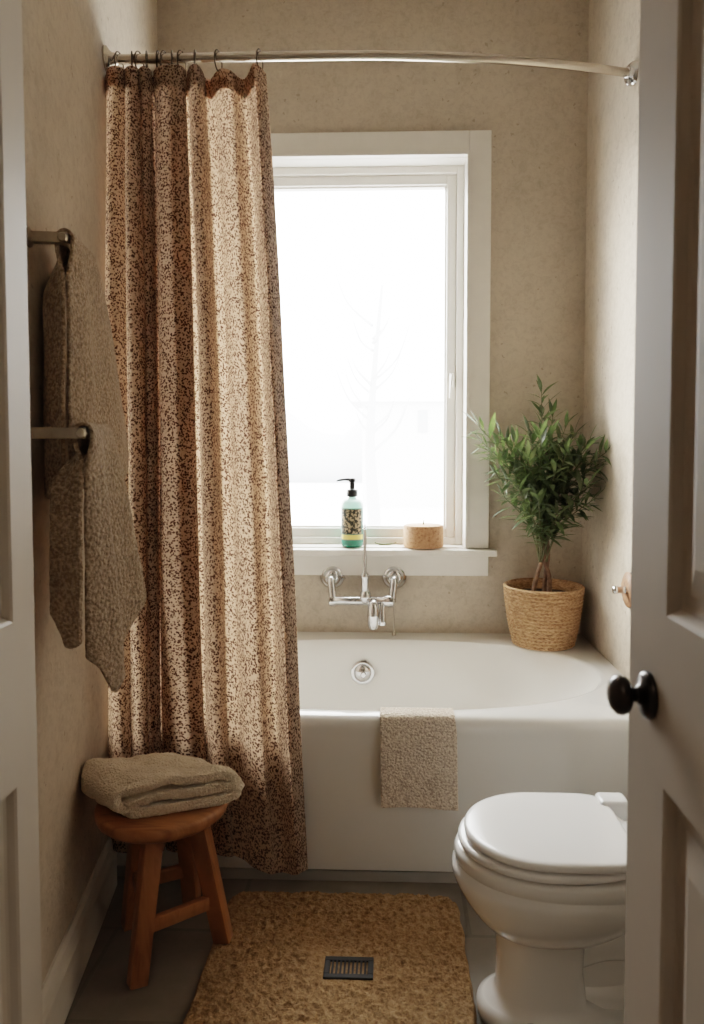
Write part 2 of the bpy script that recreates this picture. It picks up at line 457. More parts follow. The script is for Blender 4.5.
# ------------------------------------------------------------------ doors
M_door_r = flat('door_paint_shaded', (.365, .315, .262), .62, var=.025, scale=6, spec=.15)  # same door paint, darkened to carry the shade on the right door
def make_door(nm, label, side, xf, y_edge, y_hinge, panels, thick):
    """side=-1: moulded face looks to -X ; +1: to +X"""
    root = empty(nm, (xf, y_hinge, 0.012), label, 'door', None, 'structure')
    ybeg, yend = min(y_hinge, y_edge), max(y_hinge, y_edge)
    z0, z1 = .012, 2.12
    d = -side                      # into the door
    # slab with recessed raised panels on the visible face
    bm = BM()
    P = lambda dep, y, z: (xf + d * dep, y, z)
    ys = [ybeg, panels[0][0], panels[0][1], yend]
    zs = sorted({z0, z1} | {z for p in panels for z in (p[2], p[3])})
    vg = {}
    def V(dep, y, z):
        k = (round(dep, 5), round(y, 5), round(z, 5))
        if k not in vg: vg[k] = bm.verts.new(P(dep, y, z))
        return vg[k]
    for i in range(len(ys) - 1):
        for j in range(len(zs) - 1):
            if i == 1 and any(abs(zs[j] - p[2]) < 1e-6 for p in panels): continue
            bm.faces.new((V(0, ys[i], zs[j]), V(0, ys[i + 1], zs[j]), V(0, ys[i + 1], zs[j + 1]), V(0, ys[i], zs[j + 1])))
    for (a, b, c, e) in panels:
        loops = []
        for ins, dep in ((0, 0), (.004, .003), (.010, .012), (.016, .014), (.030, .014), (.034, .0125), (.060, .004), (.063, .003)):
            loops.append([V(dep, a + ins, c + ins), V(dep, b - ins, c + ins), V(dep, b - ins, e - ins), V(dep, a + ins, e - ins)])
        for A, B in zip(loops[:-1], loops[1:]):
            for k in range(4):
                bm.faces.new((A[k], A[(k + 1) % 4], B[(k + 1) % 4], B[k]))
        bm.faces.new(loops[-1])
    # edges + back
    back = [V(thick, ybeg, z0), V(thick, yend, z0), V(thick, yend, z1), V(thick, ybeg, z1)]
    bm.faces.new(back)
    bot = [V(0, y, z0) for y in ys]; bm.faces.new(bot + [back[1], back[0]])
    top = [V(0, y, z1) for y in ys]; bm.faces.new(top + [back[2], back[3]])
    fr = [V(0, ybeg, z) for z in zs]; bm.faces.new(fr + [back[3], back[0]])
    fr = [V(0, yend, z) for z in zs]; bm.faces.new(fr + [back[2], back[1]])
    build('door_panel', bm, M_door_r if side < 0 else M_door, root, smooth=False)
    return root
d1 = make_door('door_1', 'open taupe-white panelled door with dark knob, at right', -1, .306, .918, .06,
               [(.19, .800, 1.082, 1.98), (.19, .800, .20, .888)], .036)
kb = empty  # (knob built below)
ky, kz = .846, .978
bm = BM()
lathe(bm, [(.0, 0), (.027, 0), (.0282, .003), (.0265, .007), (.022, .010), (.012, .012), (.0095, .016)], (.306, ky, kz), (-1, 0, 0), 40)
rz = build('knob_rosette', bm, M_bronze, d1, autosmooth=50)
bm = BM()
lathe(bm, [(.0095, .010), (.0082, .018), (.0095, .022), (.016, .024), (.0215, .028), (.0232, .034), (.022, .040), (.0165, .045), (.008, .048), (0, .0485)], (.306, ky, kz), (-1, 0, 0), 40)
build('door_knob', bm, M_bronze, d1, autosmooth=60)

d2 = make_door('door_2', 'taupe-white panelled door standing open against the left wall', 1, -.58, 1.146, .06,
               [(.19, 1.080, 1.000, 1.98), (.19, 1.080, .20, .742)], .040)

# ------------------------------------------------------------------ bathtub
def outer_pts(ins_front, ins=0.0, yb=YB - .002, xr=XR - .002):
    """outline anticlockwise seen from above, 160 points spaced by angle about the basin centre"""
    yf = 2.05 + ins_front
    c = Vector((-.05, 2.515))
    poly = [Vector((xr - ins, yf)), Vector((xr - ins, yb)), Vector((XL(yb) + .004 + ins, yb)), Vector((XL(yf) + .004 + ins, yf))]
    return poly, c
NA = 192
poly0, bc = outer_pts(0)
angs = [2 * PI * k / NA for k in range(NA)]
for p in poly0:                                   # snap nearest sample to every corner
    a = math.atan2(p.y - bc.y, p.x - bc.x) % (2 * PI)
    k = min(range(NA), key=lambda q: abs(angs[q] - a)); angs[k] = a
def on_poly(poly, a):
    d = Vector((math.cos(a), math.sin(a))); best = None
    for i in range(4):
        p, q = poly[i], poly[(i + 1) % 4]; e = q - p
        den = d.x * e.y - d.y * e.x
        if abs(den) < 1e-9: continue
        w = p - bc
        t = (w.x * e.y - w.y * e.x) / den; s = (w.x * d.y - w.y * d.x) / den
        if t > 0 and -1e-4 <= s <= 1 + 1e-4 and (best is None or t < best): best = t
    return bc + d * best
bax, bay = .775, .402
def basin(s, z, dx=0.0, n=2.25):
    out = []
    for a in angs:
        ca, sa = math.cos(a), math.sin(a)
        r = 1.0 / ((abs(ca) / bax) ** n + (abs(sa) / bay) ** n) ** (1 / n)
        out.append((bc.x + ca * r * s - dx * (ca > 0) * ca * ca, bc.y + sa * r * s, z))
    return out
def outring(insf, z):
    pl, _ = outer_pts(insf)
    res = []
    for a in angs:
        p = on_poly(poly0, a)
        y = p.y
        if y < 2.0501 + 1e-3: y = 2.05 + insf
        elif insf and y < 2.05 + insf: y = 2.05 + insf
        res.append((p.x, y, z))
    return res
bm = BM()
rings = [outring(.030, .001), outring(.030, .031), outring(.006, .036), outring(.004, .058), outring(.010, .20), outring(.007, .36), outring(.002, .440),
         outring(0, .460), outring(.0015, .470), outring(.006, .480), outring(.014, .488), outring(.024, RIM),
         basin(1.022, RIM), basin(1.006, RIM - .0015), basin(.994, RIM - .008), basin(.984, RIM - .03), basin(.955, .40, .02), basin(.925, .31, .05),
         basin(.89, .22, .10), basin(.85, .165, .14), basin(.78, .135, .17), basin(.65, .122, .18), basin(.40, .118, .10), basin(.10, .116)]
loft(bm, rings, True, True, True)
tub = build('bathtub', bm, M_tub, base=(0, 2.5, 0), autosmooth=38)
tag(tub, 'white built-in bathtub with oval basin under the window', 'bathtub')
def tub_part(name, bm, mat, **kw): return build(name, bm, mat, tub, **kw)
bm = BM(); box(bm, (XL(2.06) + .006, 2.059, .0005), (XR - .002, 2.0795, .0305)); tub_part('toe_kick', bm, M_kick, smooth=False)
# chrome overflow plate on the far inner wall
ov = Vector((-.110, 2.888, .362)); ax = Vector((0.02, -1, .12)).normalized()
bm = BM()
lathe(bm, [(.042, -.004), (.048, .0), (.048, .006), (.044, .009), (.036, .008), (.034, .012), (.026, .020), (.012, .026), (0, .027)], ov, ax, 44)
lathe(bm, [(.0, .018), (.010, .024), (.012, .034), (.009, .040), (0, .041)], ov + Vector((.004, 0, -.004)), ax, 20)
tag(tub_part('overflow_plate', bm, M_chrome, autosmooth=50), 'round chrome overflow cover')
bm = BM(); lathe(bm, [(0, 0), (.035, 0), (.035, .004), (.028, .006), (0, .006)], (-.1, 2.515, .1165), 'Z', 32)
tub_part('drain', bm, M_chrome, autosmooth=40)

# ------------------------------------------------------------------ faucet
fc = empty('bath_faucet', (-.10, YB, .66), 'exposed chrome wall-mounted bath mixer under the window sill', 'faucet')
bm = BM()
for fx in (-.243, .020):
    f = BM()
    lathe(f, [(.030, -.022), (.050, -.020), (.053, -.012), (.050, -.006), (.040, 0), (.036, .003), (.034, .010), (.026, .016), (.020, .020), (0, .022)], (fx, YB - .023, .732), (0, -1, 0), 44)
    lathe(f, [(.030, -.002), (.030, .020)], (fx, YB - .003, .732), (0, -1, 0), 30)
    build('wall_flange', f, M_chrome, fc, autosmooth=50)
    f = BM()
    bx = lerp(fx, -.112, .07)
    tube(f, catmull([(fx, YB - .040, .732), (fx, YB - .075, .736), (fx + (bx - fx) * .3, YB - .098, .720), (bx, YB - .104, .668), (bx, YB - .104, .645)], 6), .0165, 18)
    lathe(f, [(.018, 0), (.021, .003), (.021, .013), (.018, .016)], (fx, YB - .050, .732), (0, -1, 0), 6)
    build('supply_elbow', f, M_chrome, fc, autosmooth=50)
yb_ = YB - .104
bm = BM()
tube(bm, [(-.250, yb_, .648), (-.246, yb_, .648), (-.225, yb_, .648), (-.220, yb_, .648), (-.03, yb_, .648), (-.02, yb_, .648), (.014, yb_, .648), (.018, yb_, .648)],
     [.017, .024, .024, .0185, .0185, .026, .026, .019], 24)
lathe(bm, [(.0155, -.03), (.024, -.022), (.025, 0), (.022, .014), (.014, .024), (.012, .03)], (-.100, yb_, .668), 'Z', 28)
build('mixer_body', bm, M_chrome, fc, autosmooth=50)
bm = BM()
lathe(bm, [(.015, 0), (.017, .012), (.016, .05), (.018, .055), (.018, .066), (.012, .074), (.007, .080), (.0075, .10), (.0095, .135), (.0085, .150), (.0065, .165), (.0078, .20), (.0055, .245), (.003, .275), (0, .278)], (-.102, yb_, .690), 'Z', 24)
build('hand_shower_stem', bm, M_chrome, fc, autosmooth=50)
bm = BM()
tube(bm, catmull([(-.066, yb_ - .004, .650), (-.066, yb_ - .030, .636), (-.066, yb_ - .040, .600), (-.066, yb_ - .040, .560), (-.066, yb_ - .040, .540)], 6),
     [0.013 + .012 * math.sin(PI * min(1, k / 24)) for k in range(25)], 20)
build('spout', bm, M_chrome, fc, autosmooth=60)
bm = BM()
tube(bm, catmull([(-.030, yb_, .645), (-.030, yb_ - .020, .632), (-.030, yb_ - .026, .600), (-.030, yb_ - .028, .556)], 6),
     [.009 + .008 * sm(6, 17, k) for k in range(19)], 18)
build('diverter_lever', bm, M_chrome, fc, autosmooth=60)
bm = BM()
tube(bm, catmull([(.014, yb_ + .004, .636), (.016, yb_ + .030, .60), (.017, YB - .055, .54), (.017, YB - .055, .503)], 6), .0028, 8)
lathe(bm, [(.006, 0), (.009, .002), (.009, .012), (.004, .016)], (.017, YB - .055, RIM + .0005), 'Z', 16)
build('drop_tube', bm, M_nickel, fc, autosmooth=50)  # thin tube running down to a small peg on the tub deck

# ------------------------------------------------------------------ curtain rod + rings + curtain
rod_pts = catmull([(XL(2.106) + .002, 2.106, 2.392), (-.60, 2.135, 2.408), (-.30, 2.172, 2.428), (0, 2.208, 2.444), (.33, 2.256, 2.452), (.58, 2.345, 2.475), (XR - .002, 2.455, 2.503)], 12)
rd = empty('curtain_rod', (0, 2.2, 2.44), 'long bowed steel shower curtain rod spanning wall to wall', 'curtain rod')
bm = BM(); tube(bm, rod_pts, .0135, 20); build('rod', bm, M_rod, rd, autosmooth=60)
bm = BM()
lathe(bm, [(.036, 0), (.038, .004), (.036, .010), (.026, .016), (.019, .022), (.017, .034), (.0142, .036)], rod_pts[0], (rod_pts[2] - rod_pts[0]), 36)
build('wall_flange', bm, M_rod, rd, autosmooth=50)
bm = BM()
lathe(bm, [(.036, 0), (.038, .004), (.036, .010), (.026, .016), (.019, .022), (.017, .034), (.0142, .036)], rod_pts[-1], (rod_pts[-3] - rod_pts[-1]), 36)
lathe(bm, [(.006, .0), (.009, .004), (.009, .012), (.005, .016), (0, .017)], rod_pts[-1] + Vector((-.014, -.006, -.030)), (-1, -.4, -.6), 14)
build('wall_flange', bm, M_chrome, rd, autosmooth=50)

def rod_at(x):
    for a, b in zip(rod_pts[:-1], rod_pts[1:]):
        if a.x <= x <= b.x: return a.lerp(b, (x - a.x) / (b.x - a.x))
    return rod_pts[0].copy()

def px_at(px, y): return (px - 390) / 720 * y
def ring_mesh():
    bm = BM()
    R = .021; rr = .0022
    pts = [(0, .030 * math.cos(t) * .8, -.006 + .030 * math.sin(t)) for t in [2 * PI * k / 28 for k in range(28)]]
    rings = []
    for k in range(28):
        p = Vector(pts[k]); t = (Vector(pts[(k + 1) % 28]) - Vector(pts[k - 1])).normalized(); u = Vector((1, 0, 0)); w = t.cross(u)
        rings.append([p + (u * math.cos(a) + w * math.sin(a)) * rr for a in [2 * PI * q / 8 for q in range(8)]])
    rings.append(rings[0])
    loft(bm, rings, True, False, False)
    bmesh.ops.remove_doubles(bm, verts=bm.verts, dist=1e-6)
    return bm
ring_px = [120, 127, 139, 146, 153, 164, 170, 177, 186, 199, 221, 261]
ring_x = [px_at(p, 2.15) for p in ring_px]
ring0 = None
words = ['first', 'second', 'third', 'fourth', 'fifth', 'sixth', 'seventh', 'eighth', 'ninth', 'tenth', 'eleventh']
for i, x in enumerate(ring_x):
    r = rod_at(x)
    if i == 0:
        ring0 = build('curtain_ring', ring_mesh(), M_ring, base=(0, 0, 0), smooth=True); o = ring0
    else:
        o = ring0.copy(); COL.objects.link(o)
    o.location = (r.x, r.y, r.z - .004)
    o.rotation_euler = (0, 0, random.uniform(-.5, .5) + .2)
    if i == 0: lab = 'dark curtain ring on the rod nearest the left wall'
    elif i == len(ring_x) - 1: lab = 'lone dark curtain ring at the right-hand edge of the curtain'
    elif i == len(ring_x) - 2: lab = 'dark curtain ring at the dip in the curtain top, second from its right edge'
    else: lab = 'dark metal curtain ring, %s along the rod from the left wall' % words[i]
    tag(o, lab, 'curtain ring', 'dark rings holding the shower curtain')

# curtain: nodes (top px, bottom px, fold side -1 front / +1 back)
nodes = [(100, 92, 1.2), (108, 102, .2), (115, 110, -.8), (125, 122, -1), (129, 127, -.35), (134, 132, .6), (138, 137, .8), (131, 129, .45), (127.5, 125, 0), (135, 137, -.95), (142, 145, -.7),
         (143, 147, -.35), (148, 151, .6), (152, 156, .8), (145, 148, .45), (141.5, 145, 0), (149, 152, -.85), (154, 158, -.2), (151, 155, .6), (160, 166, 1.0), (176, 188, 1.2), (168, 178, .75), (158.5, 162, .4), (157.5, 161.5, -.1), (166, 172, -.8),
         (176, 188, -.95), (185, 203, -.9), (187.5, 205, 0), (179, 195, 1.0), (186, 204, 1.15), (190, 208, .2), (196, 217, -.8), (203, 227, -.95), (204.5, 229, 0), (204, 228, 1),
         (212, 240, .85), (222, 251, -.1), (234, 268, -.7), (239, 274, .3), (245, 281, .7), (255, 292, -.6), (259, 297, -.95), (266, 305, .5)]
def smooth_nodes(vals, n=10):
    out = []
    for i in range(len(vals) - 1):
        p0, p1, p2, p3 = vals[max(i - 1, 0)], vals[i], vals[i + 1], vals[min(i + 2, len(vals) - 1)]
        for k in range(n):
            t = k / n
            out.append(.5 * (2 * p1 + (p2 - p0) * t + (2 * p0 - 5 * p1 + 4 * p2 - p3) * t * t + (3 * p1 - p0 - 3 * p2 + p3) * t ** 3))
    out.append(vals[-1]); return out
SUB = 12
cs_t = smooth_nodes([n[0] for n in nodes], SUB); cs_b = smooth_nodes([n[1] for n in nodes], SUB); cs_s = smooth_nodes([n[2] for n in nodes], SUB)
NU = len(cs_t) - 1
NV = 110
ZB = .088
def curtain_pt(i, w):
    """i column, w = 0 top .. 1 bottom"""
    pt, pb = cs_t[i], cs_b[i]
    wp = w ** .85
    xt = px_at(pt, 2.15); r = rod_at(xt)
    yc_t = r.y
    # hangs from the rod, swings out in front of the tub apron
    u = i / NU
    bulge = .05 * sm(.55, 1.0, u)
    yc_b = 2.000 - .035 * sm(.55, .95, u)
    yc = lerp(yc_t, yc_b, min(1, w / .82) ** .9)
    amp = lerp(.034, .050, sm(0, .15, w))
    if w > .6: amp = lerp(amp, .026 + .02 * sm(.55, 1, u), sm(.6, .82, w))
    y = yc + cs_s[i] * amp
    y = lerp(y, yc + cs_s[i] * (.012 + .008 * sm(.3, .7, 1 - u)), sm(.80, 1.0, w))
    # soft irregularity
    x = lerp(px_at(pt, yc_t), px_at(pb, yc_b), wp)
    x += .006 * N3(u * 9, w * 3, 1.3) * sm(0, .3, w)
    y += .010 * N3(u * 7, w * 4, 7.7) * sm(0, .3, w) * (1 - .7 * sm(.55, .8, w))
    ztop = r.z - .034
    # scallops between rings
    ds = min(abs(xt - q) for q in ring_x)
    span = .010 if xt < px_at(200, 2.15) else .017
    ztop -= span * sm(0, .05, ds)
    zb = ZB + .030 * (1 - sm(.80, .9, u)) - .014 * sm(.76, .90, u) + .012 * sm(.93, 1, u)
    z = lerp(ztop, zb, w)
    if z < .56: y = min(y, 2.038)
    x = max(x, XL(y) + .003)
    return Vector((x, y, z))
# cloth coordinates from the arc length at mid height
arc = [0.0]
for i in range(1, NU + 1): arc.append(arc[-1] + (curtain_pt(i, .55) - curtain_pt(i - 1, .55)).length)
def curtain_mesh(i0, i1, w0, w1, nv, off=0.0):
    bm = BM(); uvl = bm.loops.layers.uv.new('UVMap')
    for o_ in (off if isinstance(off, tuple) else (off,)):
        curtain_layer(bm, uvl, i0, i1, w0, w1, nv, o_)
    return bm
def curtain_layer(bm, uvl, i0, i1, w0, w1, nv, off):
    V = []
    for i in range(i0, i1 + 1):
        col = []
        for j in range(nv + 1):
            w = lerp(w0, w1, j / nv)
            p = curtain_pt(i, w)
            if off:
                a = curtain_pt(max(i - 1, 0), w); b = curtain_pt(min(i + 1, NU), w)
                t = (b - a); nrm = Vector((t.y, -t.x, 0)).normalized()
                p = p + nrm * off
            col.append((bm.verts.new(p), (arc[i] + off, w * 2.3)))
        V.append(col)
    for i in range(len(V) - 1):
        for j in range(nv):
            q = [V[i][j], V[i + 1][j], V[i + 1][j + 1], V[i][j + 1]]
            f = bm.faces.new([a[0] for a in q])
            for lp, a in zip(f.loops, q): lp[uvl].uv = a[1]
    return bm
cr = empty('shower_curtain', (px_at(200, 2.0), 2.0, ZB), 'brown leopard-speckled cloth shower curtain drawn to the left', 'curtain')
build('curtain_cloth', curtain_mesh(0, NU, 0, 1, NV), M_curtain, cr, recalc=False)
build('header_hem', curtain_mesh(0, NU, .001, .027, 5, (-.0025, .0025)), M_curtain, cr, recalc=False)
build('side_hem', curtain_mesh(NU - SUB + 1, NU, .028, .999, NV, (-.0025, .0025)), M_curtain, cr, recalc=False)

# ------------------------------------------------------------------ towel bars
wdir = Vector((-.150, 1, 0)).normalized(); wnor = Vector((1, .150, 0)).normalized()
def towel_bar(y0, z, length, out, label):
    p0 = Vector((XL(y0), y0, z))
    t = empty('towel_bar', p0, label, 'towel bar', 'brushed towel bars on the left wall')
    bm = BM()
    lathe(bm, [(.020, .0005), (.020, .006), (.0115, .010), (.0105, .014)], p0, wnor, 28)
    tube(bm, [p0 + wnor * .008, p0 + wnor * (out + .008)], .0145, 4)
    build('bar_post', bm, M_nickel, t, smooth=False)
    bm = BM()
    a = p0 + wnor * out - wdir * .014; b = p0 + wnor * out + wdir * (length + .012)
    tube(bm, [a, a + wdir * .004, b - wdir * .004, b], [.008, .0105, .0105, .008], 8)
    build('rail', bm, M_nickel, t, autosmooth=30)
    return p0
up = towel_bar(1.440, 1.692, .155, .070, 'upper brushed nickel towel bar on the left wall')
lo = towel_bar(1.335, 1.298, .155, .127, 'lower brushed nickel towel bar on the left wall')

def hung_towel(name, label, p0, out, s0, s1, zf, zb, thick, front_shape, mat, seed, spread_f, spread_b, ripple):
    """sheet over the rail. zf(s), zb(s): bottom height of front / back flaps for s in 0..1 along the bar;
       spread_f(s,t): (along, outward) drift at depth t of the flap"""
    r0 = .0115
    axis0 = p0 + wnor * out
    nS, nF, nA = 56, 60, 12
    bm = BM(); V = []
    for i in range(nS + 1):
        s = i / nS
        row = []
        along = lerp(s0, s1, s)
        # back flap bottom -> bar -> front flap bottom
        for j in range(nF):
            t = 1 - j / nF
            da, do = spread_b(s, t)
            z = lerp(p0.z, zb(s), t)
            o = -r0 - .004 - do + .013 * sm(.03, .15, t) * (1 - sm(0, .3, s))
            row.append(axis0 + wdir * (along + da) + wnor * o + Vector((0, 0, z - p0.z)))
        for j in range(nA + 1):
            a = PI * (1 - j / nA)
            row.append(axis0 + wdir * along + wnor * (math.cos(a) * (r0 + .004)) + Vector((0, 0, math.sin(a) * (r0 + .006) + .001)))
        for j in range(1, nF + 1):
            t = j / nF
            da, do = spread_f(s, t)
            z = lerp(p0.z, zf(s), t)
            rp = ripple(s, t)
            row.append(axis0 + wdir * (along + da) + wnor * (r0 + .004 + do + rp - .010 * sm(.03, .15, t) * (1 - sm(0, .4, s))) + Vector((0, 0, z - p0.z)))
        for k, p in enumerate(row):
            n = N3(p.x * 9 + seed, p.y * 9, p.z * 7) * .004 + N3(p.x * 60, p.y * 60 + seed, p.z * 60) * .0016
            tt = abs(k - nF - nA / 2) / nF
            p += wnor * n * min(1, tt * 2)
        V.append([bm.verts.new(p) for p in row])
    for i in range(nS):
        for j in range(len(V[0]) - 1):
            bm.faces.new((V[i][j], V[i + 1][j], V[i + 1][j + 1], V[i][j + 1]))
    o = build(name, bm, mat, base=p0)
    sd = o.modifiers.new('thick', 'SOLIDIFY'); sd.thickness = thick; sd.offset = 0
    ss = o.modifiers.new('sub', 'SUBSURF'); ss.levels = 1; ss.render_levels = 1
    tag(o, label, 'towel', 'taupe towels hanging on the left wall')
    return o
# upper towel
hung_towel('hanging_towel', 'taupe terry towel hanging over the upper bar', up, .070, .002, .165,
           lambda s: 1.185 - .02 * s + .09 * s ** 5,
           lambda s: 1.16 + .02 * s, .008,
           None, M_towel, 3.0,
           lambda s, t: (.215 * s * t ** .55 - .004 * (1 - s) * t, .014 * math.sin(PI * s) * t ** .6 + .030 * sm(.55, 1, s) * t),
           lambda s, t: (-.03 * (1 - s) * t, .040 * sm(0, .34, s) * sm(0, .22, t)),
           lambda s, t: (.022 * t ** .6 * math.sin(s * 11.0 - .5) + .005 * t * math.sin(s * 23 + 1.5)) * sm(0, .1, s + .03) * (1 - .75 * s))
hung_towel('hanging_towel', 'taupe terry towel hanging over the lower bar, its corner drooping', lo, .127, .004, .165,
           lambda s: interp([(0, .865), (.07, .83), (.15, .775), (.22, .80), (.36, .785), (.44, .83), (.52, .86), (.75, .95), (1, 1.03)], s),
           lambda s: .900 + .035 * s - .02 * math.sin(s * 6), .008,
           None, M_towel, 9.0,
           lambda s, t: (.150 * s * t ** .6 - .006 * (1 - s) * t, .024 * math.sin(PI * s * .9) * t ** .6 + .016 * s * t),
           lambda s, t: (-.125 * s * sm(0, .3, t) - .03 * t, .046 * sm(0, .75, s) * sm(0, .3, t) + .004 * math.sin(s * 9) * t),
           lambda s, t: .030 * t ** .7 * (math.sin(s * 12.0 - .5)) * (1 - .5 * s) + .008 * t * math.sin(s * 27 + 1.0) * (1 - .8 * s))

# ------------------------------------------------------------------ stool
SC = Vector((-.572, 1.765, 0)); SZ = .388
st = empty('wooden_stool', SC, 'small round orange-brown wooden stool beside the left wall', 'stool')
bm = BM()
lathe(bm, [(0, -.037), (.140, -.037), (.153, -.035), (.160, -.029), (.163, -.020), (.163, -.010), (.160, -.003), (.152, 0), (.08, .0), (0, .0)], (SC.x, SC.y, SZ), 'Z', 72)
build('seat', bm, M_wood, st, autosmooth=60)
def square_tube(bm, a, b, wa, wb, da, db, up):
    a = Vector(a); b = Vector(b); t = (b - a).normalized()
    u = Vector(up); u = (u - t * u.dot(t)).normalized(); w = t.cross(u)
    r = []
    for p, W, D in ((a, wa, da), (b, wb, db)):
        r.append([p + u * sx * W / 2 + w * sy * D / 2 for sx, sy in ((-1, -1), (1, -1), (1, 1), (-1, 1))])
    # ends cut level
    loft(bm, r)
    bmesh.ops.bevel(bm, geom=list(bm.edges), offset=.003, segments=2, profile=.5, affect='EDGES')
feet = [(-.597, 1.632), (-.418, 1.768), (-.690, 1.842), (-.545, 1.925)]
tops = [(-.572, 1.690), (-.488, 1.765), (-.640, 1.805), (-.545, 1.850)]
def leg_at(k, z):
    f, t = feet[k], tops[k]; s = z / (SZ - .037)
    return Vector((lerp(f[0], t[0], s), lerp(f[1], t[1], s), z))
for k in range(4):
    bm = BM()
    z0 = .0005 if k in (0, 2) else .018
    square_tube(bm, leg_at(k, z0), leg_at(k, SZ - .0375), .042, .046, .036, .040, (1, .75, 0) if k in (0, 2) else (1, -.15, 0))
    for v in bm.verts:
        if v.co.z < z0 + .008: v.co.z = max(v.co.z, z0)
        if v.co.z > SZ - .0375: v.co.z = SZ - .0375
    build('leg', bm, M_wood, st, autosmooth=35)
for a, b, z in ((0, 1, .125), (2, 3, .125), (2, 0, .155)):
    bm = BM()
    p, q = leg_at(a, z), leg_at(b, z); d = (q - p).normalized()
    square_tube(bm, p + d * .018, q - d * .018, .034, .034, .018, .018, (0, 0, 1))
    build('stretcher', bm, M_wood, st, autosmooth=35)

# folded towel on the stool : a thick ribbon folded over itself
def folded_towel():
    th = .026
    z1, z2, z3 = .0145, .0465, .081
    P = [(-.120, z1), (-.08, z1), (0, z1), (.07, z1), (.110, z1 + .001), (.136, z1 + .012), (.128, z2 - .003), (.09, z2), (0, z2 + .001), (-.07, z2),
         (-.108, z2 - .006), (-.128, z2 - .014), (-.142, z2 - .002), (-.138, z3 - .012), (-.108, z3), (-.05, z3 + .003), (0, z3 + .003), (.07, z3 + .001), (.112, z3 - .006), (.140, z3 - .024), (.149, z3 - .044)]
    prof = catmull([(p[0], 0, p[1]) for p in P], 5)
    ly = .115
    ea = Vector((.93, .36, 0)); eb = Vector((-.80, .55, 0)); c0 = Vector((-.597, 1.757, SZ))
    nW = 48
    bm = BM(); W_ = []
    n = len(prof)
    for j in range(nW + 1):
        s = j / nW * 2 - 1
        row = []
        for k, p in enumerate(prof):
            layer = min(1, p.z / z3)
            far = max(0, s)                              # towards the back left corner
            a = p.x * (1 - .22 * far ** 2.5) + .008 * N3(s * 2.2, p.z * 30, 2)
            b = s * ly * (1.05 - .03 * layer) + .008 * N3(p.x * 10, p.z * 40, s * 2)
            z = p.z * (1 - .30 * far ** 3)
            z += layer * (.019 * N3(p.x * 9 + 3, s * 1.9, .7) + .009 * N3(p.x * 24, s * 5, 4.2))
            z += -.010 * layer * max(0, -s - .75) * 2
            q = c0 + ea * a + eb * b + Vector((0, 0, max(z, .0142)))
            q.x = max(q.x, XL(q.y) + .018)
            row.append(bm.verts.new(q))
        W_.append(row)
    for j in range(nW):
        for k in range(n - 1):
            bm.faces.new((W_[j][k], W_[j + 1][k], W_[j + 1][k + 1], W_[j][k + 1]))
    o = build('folded_towel', bm, M_cream, base=(c0.x, c0.y, SZ))
    sd = o.modifiers.new('thick', 'SOLIDIFY'); sd.thickness = th; sd.offset = 0
    ss = o.modifiers.new('sub', 'SUBSURF'); ss.levels = 1; ss.render_levels = 2
    tx = bpy.data.textures.new('pile', 'CLOUDS'); tx.noise_scale = .012
    dp = o.modifiers.new('pile', 'DISPLACE'); dp.texture = tx; dp.strength = .004; dp.mid_level = .8
    tag(o, 'thick cream towel folded in a pad on the wooden stool', 'towel')
folded_towel()

# ------------------------------------------------------------------ bath mat and vent
bm = BM()
mx0, mx1, my0, my1 = -.452, .194, 1.12, 1.982
def matf(u, v):
    # rounded rectangle mapped from the unit square
    x = lerp(mx0, mx1, u); y = lerp(my0, my1, v)
    r = .07
    cx = (mx0 + mx1) / 2; cy = (my0 + my1) / 2; hx = (mx1 - mx0) / 2; hy = (my1 - my0) / 2
    dx, dy = x - cx, y - cy
    ex, ey = abs(dx) - (hx - r), abs(dy) - (hy - r)
    if ex > 0 and ey > 0:
        m_ = max(ex, ey); l = math.hypot(ex, ey); k = m_ / l
        x = cx + math.copysign(hx - r + ex * k, dx); y = cy + math.copysign(hy - r + ey * k, dy)
    x += .006 * N3(u * 3, v * 14, 0) * (abs(u - .5) * 2) ** 6; y += .006 * N3(u * 14, v * 3, 5) * (abs(v - .5) * 2) ** 6
    e = min(u, 1 - u, v * 1.2, (1 - v) * 1.2)
    h = .021 * sm(-.002, .012, e)
    n = abs(N3(x * 55, y * 55, 0)) * .7 + abs(N3(x * 130, y * 130, 3)) * .35 + abs(N3(x * 26, y * 26, 9)) * .5
    inv = (-.17 < x < -.02) and (1.630 < y < 1.735)
    z = h * (1 - .62 * min(1, (n if not inv else .55) * 1.1)) + .002
    return Vector((x, y, z))
grid(bm, matf, 260, 340)
mt = build('bath_mat', bm, M_mat, base=(0, 1.6, 0))
tag(mt, 'coarse tan jute bath mat on the floor in front of the bathtub', 'bath mat')

